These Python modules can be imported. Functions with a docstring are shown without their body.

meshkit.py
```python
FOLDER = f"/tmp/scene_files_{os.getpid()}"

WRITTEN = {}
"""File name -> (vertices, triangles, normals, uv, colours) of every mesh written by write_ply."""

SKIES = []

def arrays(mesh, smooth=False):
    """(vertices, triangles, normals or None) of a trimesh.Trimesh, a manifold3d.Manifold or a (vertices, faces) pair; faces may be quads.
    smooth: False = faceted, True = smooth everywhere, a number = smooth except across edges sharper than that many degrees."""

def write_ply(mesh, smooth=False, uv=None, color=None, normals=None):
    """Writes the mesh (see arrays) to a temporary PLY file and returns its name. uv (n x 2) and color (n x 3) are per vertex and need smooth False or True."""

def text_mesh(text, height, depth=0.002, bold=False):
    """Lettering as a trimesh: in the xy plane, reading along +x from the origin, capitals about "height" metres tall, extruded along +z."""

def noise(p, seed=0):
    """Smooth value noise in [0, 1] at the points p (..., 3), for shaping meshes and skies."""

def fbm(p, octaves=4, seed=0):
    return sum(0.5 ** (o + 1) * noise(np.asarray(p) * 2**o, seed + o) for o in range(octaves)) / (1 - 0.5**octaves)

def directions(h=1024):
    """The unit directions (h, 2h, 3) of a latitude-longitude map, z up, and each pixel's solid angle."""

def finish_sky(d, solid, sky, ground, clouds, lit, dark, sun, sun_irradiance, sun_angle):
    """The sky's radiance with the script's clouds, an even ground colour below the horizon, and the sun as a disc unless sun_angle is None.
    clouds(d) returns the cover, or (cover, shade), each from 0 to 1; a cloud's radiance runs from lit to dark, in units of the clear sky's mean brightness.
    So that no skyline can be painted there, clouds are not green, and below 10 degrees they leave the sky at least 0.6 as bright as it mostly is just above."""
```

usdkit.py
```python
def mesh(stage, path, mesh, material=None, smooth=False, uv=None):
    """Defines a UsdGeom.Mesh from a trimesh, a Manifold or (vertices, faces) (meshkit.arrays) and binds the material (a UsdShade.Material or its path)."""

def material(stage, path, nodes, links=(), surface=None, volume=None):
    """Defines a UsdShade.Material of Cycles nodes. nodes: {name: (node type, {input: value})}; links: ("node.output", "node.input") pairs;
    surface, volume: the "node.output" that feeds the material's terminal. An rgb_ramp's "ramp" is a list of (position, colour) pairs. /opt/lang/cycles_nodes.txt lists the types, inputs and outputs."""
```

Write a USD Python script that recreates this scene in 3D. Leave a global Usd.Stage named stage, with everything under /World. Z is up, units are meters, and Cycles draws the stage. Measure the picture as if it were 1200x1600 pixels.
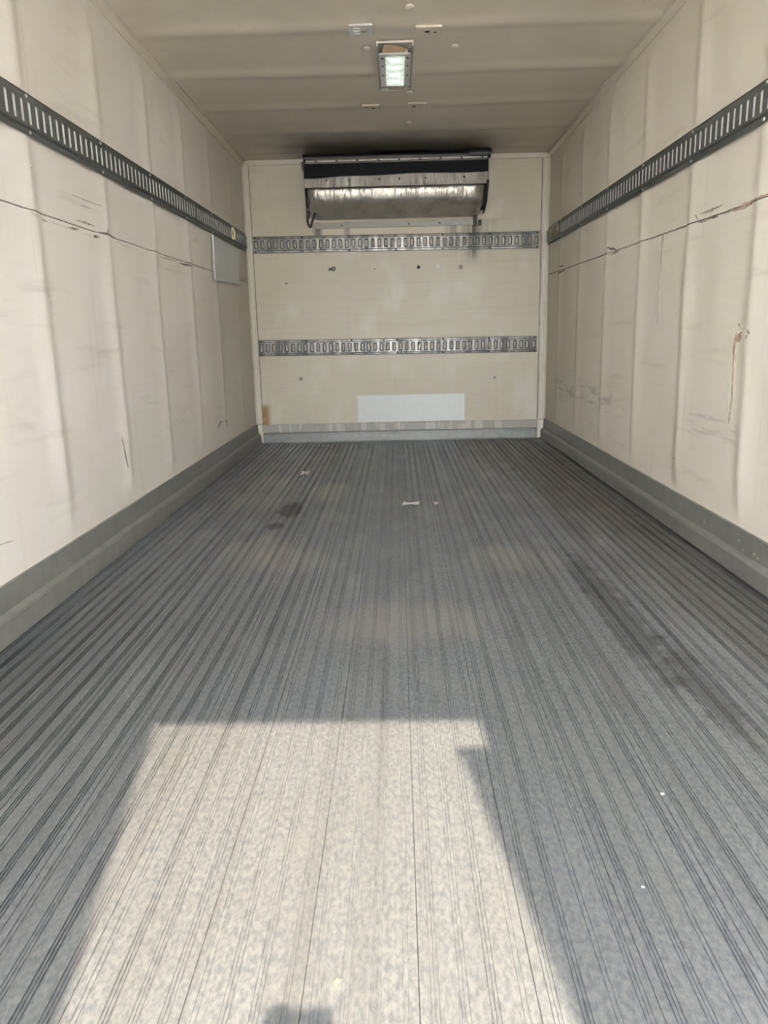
import math, random
import numpy as np, trimesh, manifold3d as m3
from shapely.geometry import Polygon, box as sbox, Point
from shapely import affinity
import usdkit, meshkit
from pxr import Usd, UsdGeom, UsdLux, UsdShade, Gf, Sdf

stage = Usd.Stage.CreateInMemory()
UsdGeom.SetStageUpAxis(stage, 'Z')
UsdGeom.Xform.Define(stage, '/World')
UsdGeom.Scope.Define(stage, '/World/Looks')
rng = random.Random(7)

# ------------------------------------------------------------------ camera, sky, sun, exposure
CAM_Z = 0.8441
cam = UsdGeom.Camera.Define(stage, '/World/Camera')
r_ = (0.99961942, 0.01602546, -0.02245459); u_ = (0.0183036, 0.22370773, 0.97448439); w_ = (-0.02063982, 0.97452452, -0.22332927)
cam.AddTransformOp().Set(Gf.Matrix4d(*r_, 0, *u_, 0, *[-c for c in w_], 0, 0, 0, CAM_Z, 1))
cam.CreateHorizontalApertureAttr(24.0); cam.CreateVerticalApertureAttr(32.0)
cam.CreateFocalLengthAttr(24.0 * 1202.126 / 1200)
cam.CreateClippingRangeAttr(Gf.Vec2f(0.01, 1000))
cam.CreateExposureAttr(EXPO := 0.06)

sky = UsdLux.DomeLight.Define(stage, '/World/SkyLight')
sky.CreateColorAttr(Gf.Vec3f(0.90, 0.93, 0.99)); sky.CreateIntensityAttr(SKY := 16.0)

SUN = np.array([-0.15, 1.0, -1.03])                     # the way sunlight travels
sun = UsdLux.DistantLight.Define(stage, '/World/SunLight')
zax = -SUN / np.linalg.norm(SUN); xax = np.cross([0, 0, 1.0], zax); xax /= np.linalg.norm(xax); yax = np.cross(zax, xax)
sun.AddTransformOp().Set(Gf.Matrix4d(*xax, 0, *yax, 0, *zax, 0, 0, 0, 0, 1))
sun.CreateAngleAttr(0.6); sun.CreateColorAttr(Gf.Vec3f(1.0, 0.81, 0.57)); sun.CreateIntensityAttr(6.6 / 8.6e-5)

# ------------------------------------------------------------------ helpers: names, tags, meshes, materials
XL, XR, D, H, YR = -1.165, 1.195, 6.323, 2.169, -0.53   # side walls, front bulkhead, ceiling, rear edge
_taken = {}
def numbered(parent, name):
    k = (parent, name); n = _taken.get(k, 0); _taken[k] = n + 1
    return name if n == 0 else f'{name}_{n:03d}'
def setd(p, label=None, cat=None, group=None, kind=None):
    for k, v in (('label', label), ('category', cat), ('group', group), ('kind', kind)):
        if v: p.SetCustomDataByKey(k, v)
    return p
def P(parent): return '/World' if parent is None else str(parent.GetPath())
def obj(name, mesh, material, parent=None, smooth=30, **tags):
    if isinstance(mesh, (list, tuple)) and len(mesh) and isinstance(mesh[0], trimesh.Trimesh): mesh = trimesh.util.concatenate(list(mesh))
    m = usdkit.mesh(stage, P(parent) + '/' + numbered(P(parent), name), mesh, material, smooth=smooth)
    return setd(m.GetPrim(), **tags)
def thing(name, label, cat, loc=(0, 0, 0), group=None, kind=None):
    x = UsdGeom.Xform.Define(stage, '/World/' + numbered('/World', name))
    x.AddTranslateOp().Set(Gf.Vec3d(*loc))
    return setd(x.GetPrim(), label, cat, group, kind)
def box(x0, x1, y0, y1, z0, z1, b=0.0):
    x0, x1 = sorted((x0, x1)); y0, y1 = sorted((y0, y1)); z0, z1 = sorted((z0, z1))
    if b:
        pts = [(x + sx * (b if k != 0 else 0), y + sy * (b if k != 1 else 0), z + sz * (b if k != 2 else 0))
               for x, sx in ((x0, 1), (x1, -1)) for y, sy in ((y0, 1), (y1, -1)) for z, sz in ((z0, 1), (z1, -1)) for k in range(3)]
        return trimesh.convex.convex_hull(np.array(pts))
    m = trimesh.creation.box([x1 - x0, y1 - y0, z1 - z0]); m.apply_translation([(x0 + x1) / 2, (y0 + y1) / 2, (z0 + z1) / 2]); return m
def cyl(p, axis, r, h, n=16, r2=None):
    """closed cylinder or cone frustum from p along axis"""
    a = np.array(axis, float); a /= np.linalg.norm(a)
    prof = [(0, 0), (r, 0), (r if r2 is None else r2, h), (0, h)]
    m = trimesh.creation.revolve(np.array(prof), sections=n)
    m.apply_transform(trimesh.geometry.align_vectors([0, 0, 1], a)); m.apply_translation(p); return m
def dome(p, axis, r, h, n=12):
    a = np.array(axis, float); a /= np.linalg.norm(a)
    prof = [(0, -0.002), (r, -0.002), (r, 0.15 * h), (0.8 * r, 0.65 * h), (0.45 * r, 0.93 * h), (0, h)]
    m = trimesh.creation.revolve(np.array(prof), sections=n)
    m.apply_transform(trimesh.geometry.align_vectors([0, 0, 1], a)); m.apply_translation(p); return m
def tube(pts, r, sides=10, closed=False):
    p = np.array(pts, float)
    t = (np.roll(p, -1, 0) - np.roll(p, 1, 0)) if closed else np.gradient(p, axis=0)
    t /= np.linalg.norm(t, axis=1, keepdims=True)
    ref = np.array([0.31, 0.22, 0.92]) if abs(t[0] @ [0.31, 0.22, 0.92]) < 0.9 else np.array([1.0, 0, 0])
    a = []; v = ref - t[0] * (ref @ t[0])
    for k in range(len(p)):
        v = v - t[k] * (v @ t[k]); v /= np.linalg.norm(v); a.append(v.copy())
    a = np.array(a); b = np.cross(t, a)
    ang = np.arange(sides) * 2 * np.pi / sides
    rr = np.broadcast_to(r, (len(p),))[:, None, None]
    V = (p[:, None] + rr * (np.cos(ang)[None, :, None] * a[:, None] + np.sin(ang)[None, :, None] * b[:, None])).reshape(-1, 3)
    F = []; n = len(p); L = n if closed else n - 1
    for i in range(L):
        for j in range(sides):
            q = [i * sides + j, i * sides + (j + 1) % sides, ((i + 1) % n) * sides + (j + 1) % sides, ((i + 1) % n) * sides + j]
            F += [[q[0], q[1], q[2]], [q[0], q[2], q[3]]]
    if not closed:
        V = np.vstack([V, p[0], p[-1]]); c0, c1 = len(V) - 2, len(V) - 1
        for j in range(sides):
            F += [[c0, (j + 1) % sides, j], [c1, (n - 1) * sides + j, (n - 1) * sides + (j + 1) % sides]]
    m = trimesh.Trimesh(V, np.array(F), process=False)
    return m
def smooth_path(pts, n=8):
    """Catmull-Rom through pts"""
    p = np.array(pts, float); q = np.vstack([2 * p[0] - p[1], p, 2 * p[-1] - p[-2]]); out = []
    for i in range(1, len(q) - 2):
        for t in np.linspace(0, 1, n, endpoint=False):
            a, b, c, d = q[i - 1], q[i], q[i + 1], q[i + 2]
            out.append(0.5 * (2 * b + (c - a) * t + (2 * a - 5 * b + 4 * c - d) * t * t + (3 * b - a - 3 * c + d) * t ** 3))
    out.append(p[-1]); return np.array(out)
def extrude(poly2d, frame, h):
    """extrude shapely polygon by h; frame = (origin, e1, e2, e3) right-handed"""
    m = trimesh.creation.extrude_polygon(poly2d, h, engine='earcut')
    o, e1, e2, e3 = [np.array(v, float) for v in frame]
    M = np.eye(4); M[:3, 0], M[:3, 1], M[:3, 2], M[:3, 3] = e1, e2, e3, o
    m.apply_transform(M)
    if np.linalg.det(M[:3, :3]) < 0: m.invert()
    return m
def sweep_profile(prof, along, lo, hi, mapf):
    """closed 2-D profile (a, b) swept from lo to hi; mapf(a, b, s) -> xyz"""
    n = len(prof); V = [mapf(a, b, lo) for a, b in prof] + [mapf(a, b, hi) for a, b in prof]
    F = []
    for i in range(n):
        j = (i + 1) % n; F += [[i, j, n + j], [i, n + j, n + i]]
    cv, cap = trimesh.creation.triangulate_polygon(Polygon(prof), engine='earcut')
    near = [int(np.argmin([(a - q[0]) ** 2 + (b - q[1]) ** 2 for a, b in prof])) for q in cv]; cap = [[near[i] for i in c] for c in cap]
    m = trimesh.Trimesh(np.array(V, float), np.array(F + [list(c[::-1]) for c in cap] + [list(np.array(c) + n) for c in cap]), process=False)
    trimesh.repair.fix_normals(m); return m

class G:
    """small node-graph builder: every method returns the output it makes"""
    def __init__(s, name): s.path = '/World/Looks/' + name; s.nodes = {}; s.links = []; s.k = 0; s._pos = None
    def n(s, kind, out, **inp):
        s.k += 1; nm = f'n{s.k}'; vals = {}
        for k, v in inp.items():
            if isinstance(v, tuple) and len(v) == 2 and v[0] == '@': s.links.append((v[1], f'{nm}.{k}'))
            else: vals[k] = v
        s.nodes[nm] = (kind, vals); return ('@', f'{nm}.{out}')
    def pos(s):
        if s._pos is None: s._pos = s.n('geometry', 'position')
        return s._pos
    def sep(s, v): s.k += 1; nm = f'n{s.k}'; s.nodes[nm] = ('separate_xyz', {}); s.links.append((v[1], nm + '.vector')); return [('@', f'{nm}.{c}') for c in 'xyz']
    def m(s, t, a, b=0.0, c=0.0, clamp=False): return s.n('math', 'value', math_type=t, value1=a, value2=b, value3=c, use_clamp=clamp)
    def scaled(s, v, sc, loc=(0, 0, 0)): return s.n('mapping', 'vector', vector=v, scale=sc, location=loc)
    def noise(s, v, scale, detail=3.0, rough=0.55, dist=0.0): return s.n('noise_texture', 'fac', vector=v, scale=scale, detail=detail, roughness=rough, distortion=dist)
    def ss(s, v, a, b, lo=0.0, hi=1.0): return s.n('map_range', 'result', range_type='smoothstep', value=v, from_min=a, from_max=b, to_min=lo, to_max=hi, clamp=True)
    def mix(s, f, a, b, t='mix'): return s.n('mix_color', 'result', blend_type=t, fac=f, a=a, b=b)
    def mul(s, *a):
        r = a[0]
        for x in a[1:]: r = s.m('multiply', r, x)
        return r
    def band(s, v, lo, hi, e):
        """1 between lo and hi with soft ends e"""
        return s.m('multiply', s.ss(v, lo - e, lo + e), s.ss(v, hi - e, hi + e, 1.0, 0.0))
    def bump(s, h, dist, strength=1.0): return s.n('bump', 'normal', height=h, distance=dist, strength=strength)
    def done(s, color, rough=0.5, metal=0.0, spec=0.5, normal=None, **kw):
        inp = dict(base_color=color, roughness=rough, metallic=metal, specular_ior_level=spec, **kw)
        if normal is not None: inp['normal'] = normal
        o = s.n('principled_bsdf', 'BSDF', **inp)
        return usdkit.material(stage, s.path, s.nodes, s.links, surface=o[1])
def plain(name, color, rough=0.5, metal=0.0, spec=0.5, vary=0.12, scale=30.0, bump=0.0):
    g = G(name); f = g.noise(g.pos(), scale, 4)
    c = g.mix(f, tuple(c * (1 - vary) for c in color), tuple(min(1, c * (1 + vary)) for c in color))
    return g.done(c, rough, metal, spec, normal=g.bump(f, bump) if bump else None)

# ------------------------------------------------------------------ materials
def wall_material(name, base, grime, extra=None, streak_axis='y'):
    g = G(name); p = g.pos(); x, y, z = g.sep(p)
    c = base
    big = g.noise(g.scaled(p, (1, 1, 1)), 1.3, 3)                       # broad yellowing
    c = g.mix(g.ss(big, 0.35, 0.75, 0.0, 0.5), c, tuple(b * k for b, k in zip(base, (0.93, 0.91, 0.86))))
    hs = g.noise(g.scaled(p, (0.6, 0.6, 6.0)), 3.0, 4, 0.6)             # wipe marks running along the wall
    c = g.mix(g.ss(hs, 0.55, 0.85, 0, 0.35), c, grime)
    vs = g.noise(g.scaled(p, (9.0, 9.0, 0.5)), 1.6, 4, 0.6)             # run marks
    c = g.mix(g.ss(vs, 0.58, 0.9, 0, 0.45), c, grime)
    sp = g.noise(p, 55.0, 2)
    c = g.mix(g.ss(sp, 0.70, 0.82, 0, 0.35), c, grime)                  # specks
    if extra: c = extra(g, c, x, y, z, p)
    fine = g.noise(p, 220.0, 2)
    return g.done(c, 0.42, spec=0.4, normal=g.bump(fine, 0.0006))
WHITE = (0.86, 0.825, 0.765); WHITE_R = (0.87, 0.82, 0.72); GRIME = (0.42, 0.38, 0.30)
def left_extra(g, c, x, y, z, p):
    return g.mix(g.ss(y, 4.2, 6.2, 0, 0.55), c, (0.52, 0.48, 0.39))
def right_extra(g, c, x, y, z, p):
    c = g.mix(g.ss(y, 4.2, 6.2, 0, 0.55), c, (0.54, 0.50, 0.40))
    n = g.noise(g.scaled(p, (1, 1.2, 9)), 2.5, 4, 0.6)
    s1 = g.mul(g.band(y, 4.3, 6.0, 0.4), g.band(z, 0.38, 0.52, 0.05), g.ss(n, 0.45, 0.7))
    c = g.mix(g.m('multiply', s1, 0.55), c, (0.25, 0.23, 0.19))
    n2 = g.noise(g.scaled(p, (1, 1.5, 14)), 3.0, 4, 0.6)
    s2 = g.mul(g.band(y, 2.75, 3.3, 0.1), g.band(z, 0.43, 0.52, 0.02), g.ss(n2, 0.48, 0.65))
    return g.mix(g.m('multiply', s2, 0.4), c, (0.30, 0.27, 0.22))
def back_extra(g, c, x, y, z, p):
    dr = g.noise(g.scaled(p, (28, 1, 1.2)), 1.0, 4, 0.65)
    def drip(xc, w, z0, z1, amt, c):
        f = g.mul(g.band(x, xc - w, xc + w, w * 0.7), g.ss(z, z0, z1), g.ss(z, 1.70, 1.72, 1, 0), g.ss(dr, 0.25, 0.55))
        return g.mix(g.m('multiply', f, amt), c, (0.05, 0.045, 0.04))
    c = drip(0.60, 0.04, 1.36, 1.52, 1.0, c); c = drip(0.62, 0.13, 1.30, 1.70, 0.6, c)
    c = drip(-0.60, 0.03, 1.42, 1.66, 0.8, c); c = drip(-0.37, 0.02, 1.40, 1.68, 0.6, c); c = drip(0.45, 0.05, 1.40, 1.70, 0.55, c)
    hz = g.noise(g.scaled(p, (1.2, 1, 22)), 2.2, 5, 0.65)               # fine horizontal wiping
    c = g.mix(g.ss(hz, 0.5, 0.8, 0, 0.30), c, (0.40, 0.37, 0.30))
    lo = g.noise(g.scaled(p, (1, 1, 0.6)), 3.5, 4)                      # pale rubbed patches
    c = g.mix(g.ss(lo, 0.50, 0.74, 0, 0.5), c, (0.70, 0.69, 0.63))
    # rust in the left lower corner
    rn = g.noise(p, 18.0, 4)
    ru = g.mul(g.ss(g.m('add', x, g.m('multiply', rn, 0.05)), -1.000, -1.060, 0, 1), g.band(z, 0.13, 0.31, 0.03), g.ss(x, -1.122, -1.114), g.ss(rn, 0.30, 0.55, 0.75, 1.0))
    c = g.mix(g.m('multiply', ru, 0.9), c, (0.30, 0.15, 0.03))
    return c
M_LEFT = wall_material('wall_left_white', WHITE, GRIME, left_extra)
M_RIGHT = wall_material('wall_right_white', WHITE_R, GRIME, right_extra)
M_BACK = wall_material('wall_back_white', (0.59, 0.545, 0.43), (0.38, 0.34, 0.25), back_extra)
def ceil_extra(g, c, x, y, z, p):
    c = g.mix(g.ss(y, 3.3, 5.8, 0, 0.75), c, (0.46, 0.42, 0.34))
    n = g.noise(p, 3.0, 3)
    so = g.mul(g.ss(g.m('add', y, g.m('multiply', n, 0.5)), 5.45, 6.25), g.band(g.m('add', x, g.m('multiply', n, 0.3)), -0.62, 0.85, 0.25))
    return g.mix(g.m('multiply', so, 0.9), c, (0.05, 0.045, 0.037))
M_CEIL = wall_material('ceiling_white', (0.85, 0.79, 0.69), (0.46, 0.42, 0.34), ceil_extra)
M_TRIM = wall_material('trim_cream', (0.70, 0.67, 0.58), (0.45, 0.41, 0.33))
M_PATCH = plain('patch_white', (0.74, 0.77, 0.75), 0.4, vary=0.05, scale=12)
M_PATCH_GREY = plain('patch_grey', (0.62, 0.65, 0.62), 0.35, vary=0.05, scale=9)

def floor_material():
    g = G('floor_aluminium'); p = g.pos(); x, y, z = g.sep(p)
    sp = g.noise(g.scaled(p, (1, 0.5, 1)), 125.0, 5, 0.65)
    c = g.mix(g.ss(sp, 0.33, 0.66), (0.205, 0.227, 0.253), (0.328, 0.353, 0.382))
    bl = g.noise(g.scaled(p, (1, 0.35, 1)), 9.0, 4, 0.6)                # worn blotches along the boards
    c = g.mix(g.ss(bl, 0.45, 0.8, 0, 0.45), c, (0.40, 0.417, 0.432))
    st = g.noise(g.scaled(p, (16.0, 0.25, 1)), 1.0, 4, 0.6)             # lengthwise tone of each strip
    c = g.mix(g.ss(st, 0.50, 0.78, 0, 0.5), c, (0.145, 0.15, 0.156))
    br = g.noise(g.scaled(p, (2.2, 0.4, 1)), 1.0, 4, 0.6)               # brown dirt, most on the right and far end
    bm = g.m('add', g.ss(x, 0.35, 1.1, 0, 0.35), g.ss(y, 3.4, 6.0, 0, 0.16))
    c = g.mix(g.m('multiply', g.ss(g.m('add', br, bm), 0.55, 1.0), 0.7), c, (0.12, 0.10, 0.07))
    ld = g.noise(g.scaled(p, (3, 0.5, 1)), 1.2, 4, 0.6)                 # shade put into the colour of the left boards by the open end
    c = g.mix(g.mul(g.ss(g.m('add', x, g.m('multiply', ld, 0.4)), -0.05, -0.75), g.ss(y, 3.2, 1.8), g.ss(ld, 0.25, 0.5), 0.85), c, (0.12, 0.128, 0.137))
    n = g.noise(p, 14.0, 4, 0.6)
    for sx, sy, rx, ry in ((-0.546, 3.77, 0.07, 0.19), (-0.575, 3.43, 0.045, 0.08), (0.72, 1.75, 0.05, 0.35), (0.66, 2.3, 0.07, 0.7)):
        dx = g.m('divide', g.m('subtract', x, sx), rx); dy = g.m('divide', g.m('subtract', y, sy), ry)
        d = g.m('sqrt', g.m('add', g.m('multiply', dx, dx), g.m('multiply', dy, dy)))
        f = g.ss(g.m('add', d, g.m('multiply', n, 1.6)), 1.9, 1.3)
        c = g.mix(g.m('multiply', f, 0.8 if sx < 0 else 0.5), c, (0.045, 0.045, 0.042))
    for sx, sy, rx, ry in ((-0.43, 2.9, 0.16, 0.22), (0.43, 2.85, 0.18, 0.22), (-0.38, 4.25, 0.15, 0.3), (0.0, 2.2, 0.3, 0.2), (-0.78, 4.3, 0.18, 0.6), (-0.6, 3.0, 0.14, 0.3)):
        dx = g.m('divide', g.m('subtract', x, sx), rx); dy = g.m('divide', g.m('subtract', y, sy), ry)
        d = g.m('sqrt', g.m('add', g.m('multiply', dx, dx), g.m('multiply', dy, dy)))
        f = g.mul(g.ss(g.m('add', d, g.m('multiply', g.noise(g.scaled(p, (22, 2.2, 1)), 1.0, 3), 1.5)), 1.9, 1.2), 0.55)
        c = g.mix(f, c, (0.42, 0.41, 0.39))
    fine = g.noise(g.scaled(p, (1, 0.3, 1)), 260.0, 2)
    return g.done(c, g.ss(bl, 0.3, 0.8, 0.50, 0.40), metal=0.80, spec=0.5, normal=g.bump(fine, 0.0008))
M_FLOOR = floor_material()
M_SKIRT = plain('skirting_steel', (0.21, 0.213, 0.198), 0.50, 0.3, vary=0.22, scale=14)
M_KICK = plain('kick_plate_steel', (0.26, 0.27, 0.255), 0.45, 0.35, vary=0.3, scale=20)
def strip_material():
    g = G('kick_strip_worn'); p = g.pos(); n = g.noise(g.scaled(p, (6, 1, 1.2)), 2.0, 4, 0.65)
    c = g.mix(g.ss(n, 0.52, 0.62), (0.36, 0.35, 0.31), (0.50, 0.49, 0.45)); return g.done(c, 0.45)
M_STRIP = strip_material()
M_TRACK = plain('track_grey', (0.070, 0.077, 0.072), 0.48, 0.25, vary=0.2, scale=40)
def track_back_material():
    g = G('track_galvanised'); p = g.pos(); x, y, z = g.sep(p)
    n = g.noise(g.scaled(p, (7, 1, 0.8)), 1.6, 4, 0.65)
    c = g.mix(g.ss(n, 0.35, 0.68), (0.07, 0.072, 0.07), (0.30, 0.29, 0.27))
    f = g.mul(g.band(x, 0.56, 0.66, 0.04), g.ss(z, 1.2, 1.3))
    c = g.mix(g.m('multiply', f, 0.9), c, (0.03, 0.03, 0.028))
    return g.done(c, 0.38, metal=0.55)
M_TRACK_BACK = track_back_material()
M_SLOT = plain('slot_lining_bright', (0.62, 0.63, 0.61), 0.45, 0.2, vary=0.1)
M_SLOT_DARK = plain('slot_grime_and_shade', (0.045, 0.044, 0.042), 0.6, 0.0, vary=0.4)  # grime on the slot linings, painted shade on the rail edge strips
M_RIVET = plain('rivet_steel', (0.55, 0.56, 0.55), 0.35, 0.6)
M_DARKBOLT = plain('bolt_dark', (0.035, 0.032, 0.028), 0.6, 0.2)
M_GREYBOLT = plain('bolt_grey', (0.30, 0.28, 0.24), 0.45, 0.4)
M_SEAM = plain('seam_dirt_and_shade', (0.17, 0.14, 0.115), 0.8, vary=0.4, scale=60)
M_SCUFF = plain('scuff_grey', (0.30, 0.27, 0.23), 0.8, vary=0.3, scale=60)
M_FAINT = plain('scuff_faint', (0.50, 0.46, 0.40), 0.7, vary=0.2, scale=50)
M_RED = plain('gouge_red_brown', (0.38, 0.28, 0.22), 0.8, vary=0.35, scale=70)
M_FLAKE = plain('paint_flake', (0.80, 0.77, 0.71), 0.6)
M_RUBBER = plain('rubber_black', (0.012, 0.013, 0.014), 0.45, spec=0.4)
M_FLAP = plain('curtain_black', (0.006, 0.007, 0.009), 0.75, spec=0.2)
def evap_material():
    g = G('evaporator_metal'); p = g.pos()
    n = g.noise(p, 7.0, 3); w = g.noise(g.scaled(p, (14, 5, 5)), 1.0, 3)
    c = g.mix(g.ss(n, 0.3, 0.75), (0.40, 0.385, 0.34), (0.52, 0.50, 0.45))
    return g.done(c, g.ss(n, 0.3, 0.7, 0.32, 0.43), metal=0.78, normal=g.bump(w, 0.014))
M_EVAP = evap_material()
M_STRIPLIGHT = plain('flange_dull_alu', (0.36, 0.35, 0.31), 0.6, 0.1)
M_DARKSTRIP = plain('fastening_strip_grey', (0.085, 0.083, 0.072), 0.45, 0.3)
M_LAMP_BODY = plain('lamp_housing', (0.42, 0.42, 0.39), 0.5, vary=0.1)
M_LAMP_FRAME = plain('lamp_frame_light', (0.62, 0.64, 0.62), 0.4, 0.2, vary=0.06)
M_CARD = plain('cardboard_tan', (0.55, 0.40, 0.26), 0.85)
M_WOOD = plain('block_beige', (0.52, 0.48, 0.36), 0.8)
M_SEALANT = plain('sealant_white', (0.74, 0.70, 0.62), 0.5)
def emit(name, col, s, s2):
    g = G(name); n = g.noise(g.pos(), 28.0, 2); st = g.ss(n, 0.35, 0.65, s, s2)
    o = g.n('emission', 'emission', color=col, strength=st)
    return usdkit.material(stage, g.path, g.nodes, g.links, surface=o[1])
M_LENS = emit('lamp_lens_glow', (0.80, 0.95, 0.78), 0.75, 1.0)
M_LED = emit('lamp_led_glow', (1.0, 0.97, 0.88), 150.0, 190.0)
M_YELLOW = plain('strap_loop_yellow', (0.78, 0.74, 0.42), 0.7)
M_TAN = plain('tarnished_brass', (0.33, 0.29, 0.16), 0.5, 0.5)
M_PAPER = plain('paper_white', (0.80, 0.80, 0.78), 0.8, vary=0.05)
M_LEAF = plain('leaf_yellow', (0.42, 0.40, 0.14), 0.8)
M_GROUND = plain('yard_concrete', (0.80, 0.74, 0.65), 0.9, vary=0.2, scale=1.5)
M_DOOR = plain('door_white', (0.72, 0.70, 0.66), 0.45, vary=0.05, scale=5)

# ------------------------------------------------------------------ the setting: walls, ceiling
L_RIBS = [0.12, 0.75, 1.38, 2.01, 2.632, 3.277, 3.904, 4.54, 5.17, 5.80]
R_RIBS = [0.15, 0.78, 1.41, 2.04, 2.690, 3.315, 3.950, 4.592, 5.236, 5.86]
C_RIBS = [0.33, 0.91, 1.49, 2.06, 2.63, 3.21, 3.78, 4.36, 4.95, 5.51, 6.05]
def ribbed(a, b, ribs, seed, amp=0.0078, sig=0.042, fade=True):
    a = np.asarray(a, float); b = np.asarray(b, float); out = np.zeros(np.broadcast(a, b).shape)
    for k, r in enumerate(ribs):
        wob = 0.05 * (meshkit.fbm(np.stack(np.broadcast_arrays(b * 1.1, b * 0 + k * 7.3, b * 0), -1), 2, seed) - 0.5)
        st = 0.65 + 0.7 * meshkit.fbm(np.stack(np.broadcast_arrays(b * 1.3, b * 0 + k * 3.1, b * 0 + 5), -1), 2, seed + 3)
        d = np.broadcast_arrays(a, b)[0] - r - wob
        out = out + (calm(b) if fade else 1.0) * amp * st * (np.exp(-(d / sig) ** 2) + 0.5 * np.exp(-((d + 0.05) / 0.05) ** 2))
    out = out + 0.006 * (meshkit.fbm(np.stack(np.broadcast_arrays(a * 1.4, b * 1.2, b * 0 + 11), -1), 3, seed + 9) - 0.5)
    return out - (0.003 if fade else 0)
def calm(z):
    f = lambda t: np.clip(t, 0, 1) ** 2 * (3 - 2 * np.clip(t, 0, 1)); z = np.asarray(z, float)
    return f((z - 0.15) / 0.13) * f((H - 0.035 - z) / 0.14)
def w_left(y, z): return ribbed(y, z, L_RIBS, 21)
def w_right(y, z): return ribbed(y, z, R_RIBS, 47)
def w_ceil(y, x): return ribbed(y, x, C_RIBS, 83, 0.0085, 0.055, False)
def relief(us, vlo, vhi, nv, fn, mapf, back):
    """closed slab whose face is displaced by fn(u, v); mapf(u, v, d) -> xyz"""
    us = np.asarray(us); lo = np.asarray(vlo(us)); hi = np.asarray(vhi(us)); t = np.linspace(0, 1, nv)
    U = np.repeat(us[:, None], nv, 1); Vv = lo[:, None] + (hi - lo)[:, None] * t[None]
    Fd = fn(U, Vv); nu = len(us)
    A = mapf(U, Vv, Fd).reshape(-1, 3); B = mapf(U, Vv, np.full_like(U, back)).reshape(-1, 3)
    idx = np.arange(nu * nv).reshape(nu, nv); N = nu * nv
    q = np.stack([idx[:-1, :-1], idx[1:, :-1], idx[1:, 1:], idx[:-1, 1:]], -1).reshape(-1, 4)
    F = [q[:, [0, 1, 2]], q[:, [0, 2, 3]]]
    ring = np.concatenate([idx[:, 0], idx[-1, 1:], idx[-2::-1, -1], idx[0, -2:0:-1]])
    nx = np.roll(ring, -1)
    Vb = B[ring]; off = N + np.arange(len(ring)); offn = np.roll(off, -1)
    F += [np.stack([ring, off, nx], -1), np.stack([nx, off, offn], -1)]
    c = N + len(ring); F.append(np.stack([off, np.full(len(ring), c), offn], -1))
    m = trimesh.Trimesh(np.vstack([A, Vb, B.mean(0)]), np.vstack(F), process=False)
    trimesh.repair.fix_normals(m); return m
YS = np.arange(YR, D + 0.011, 0.0125)
def seam_l(y): return 1.262 + 0.0025 * (np.asarray(y) - 2.4)
def seam_r(y): return 1.250 + 0.0085 * np.maximum(np.asarray(y) - 2.6, 0)
def rag(y, seed): return 0.004 * (meshkit.fbm(np.stack([np.asarray(y) * 9, np.asarray(y) * 0, np.asarray(y) * 0], -1), 4, seed) - 0.5)
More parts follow.
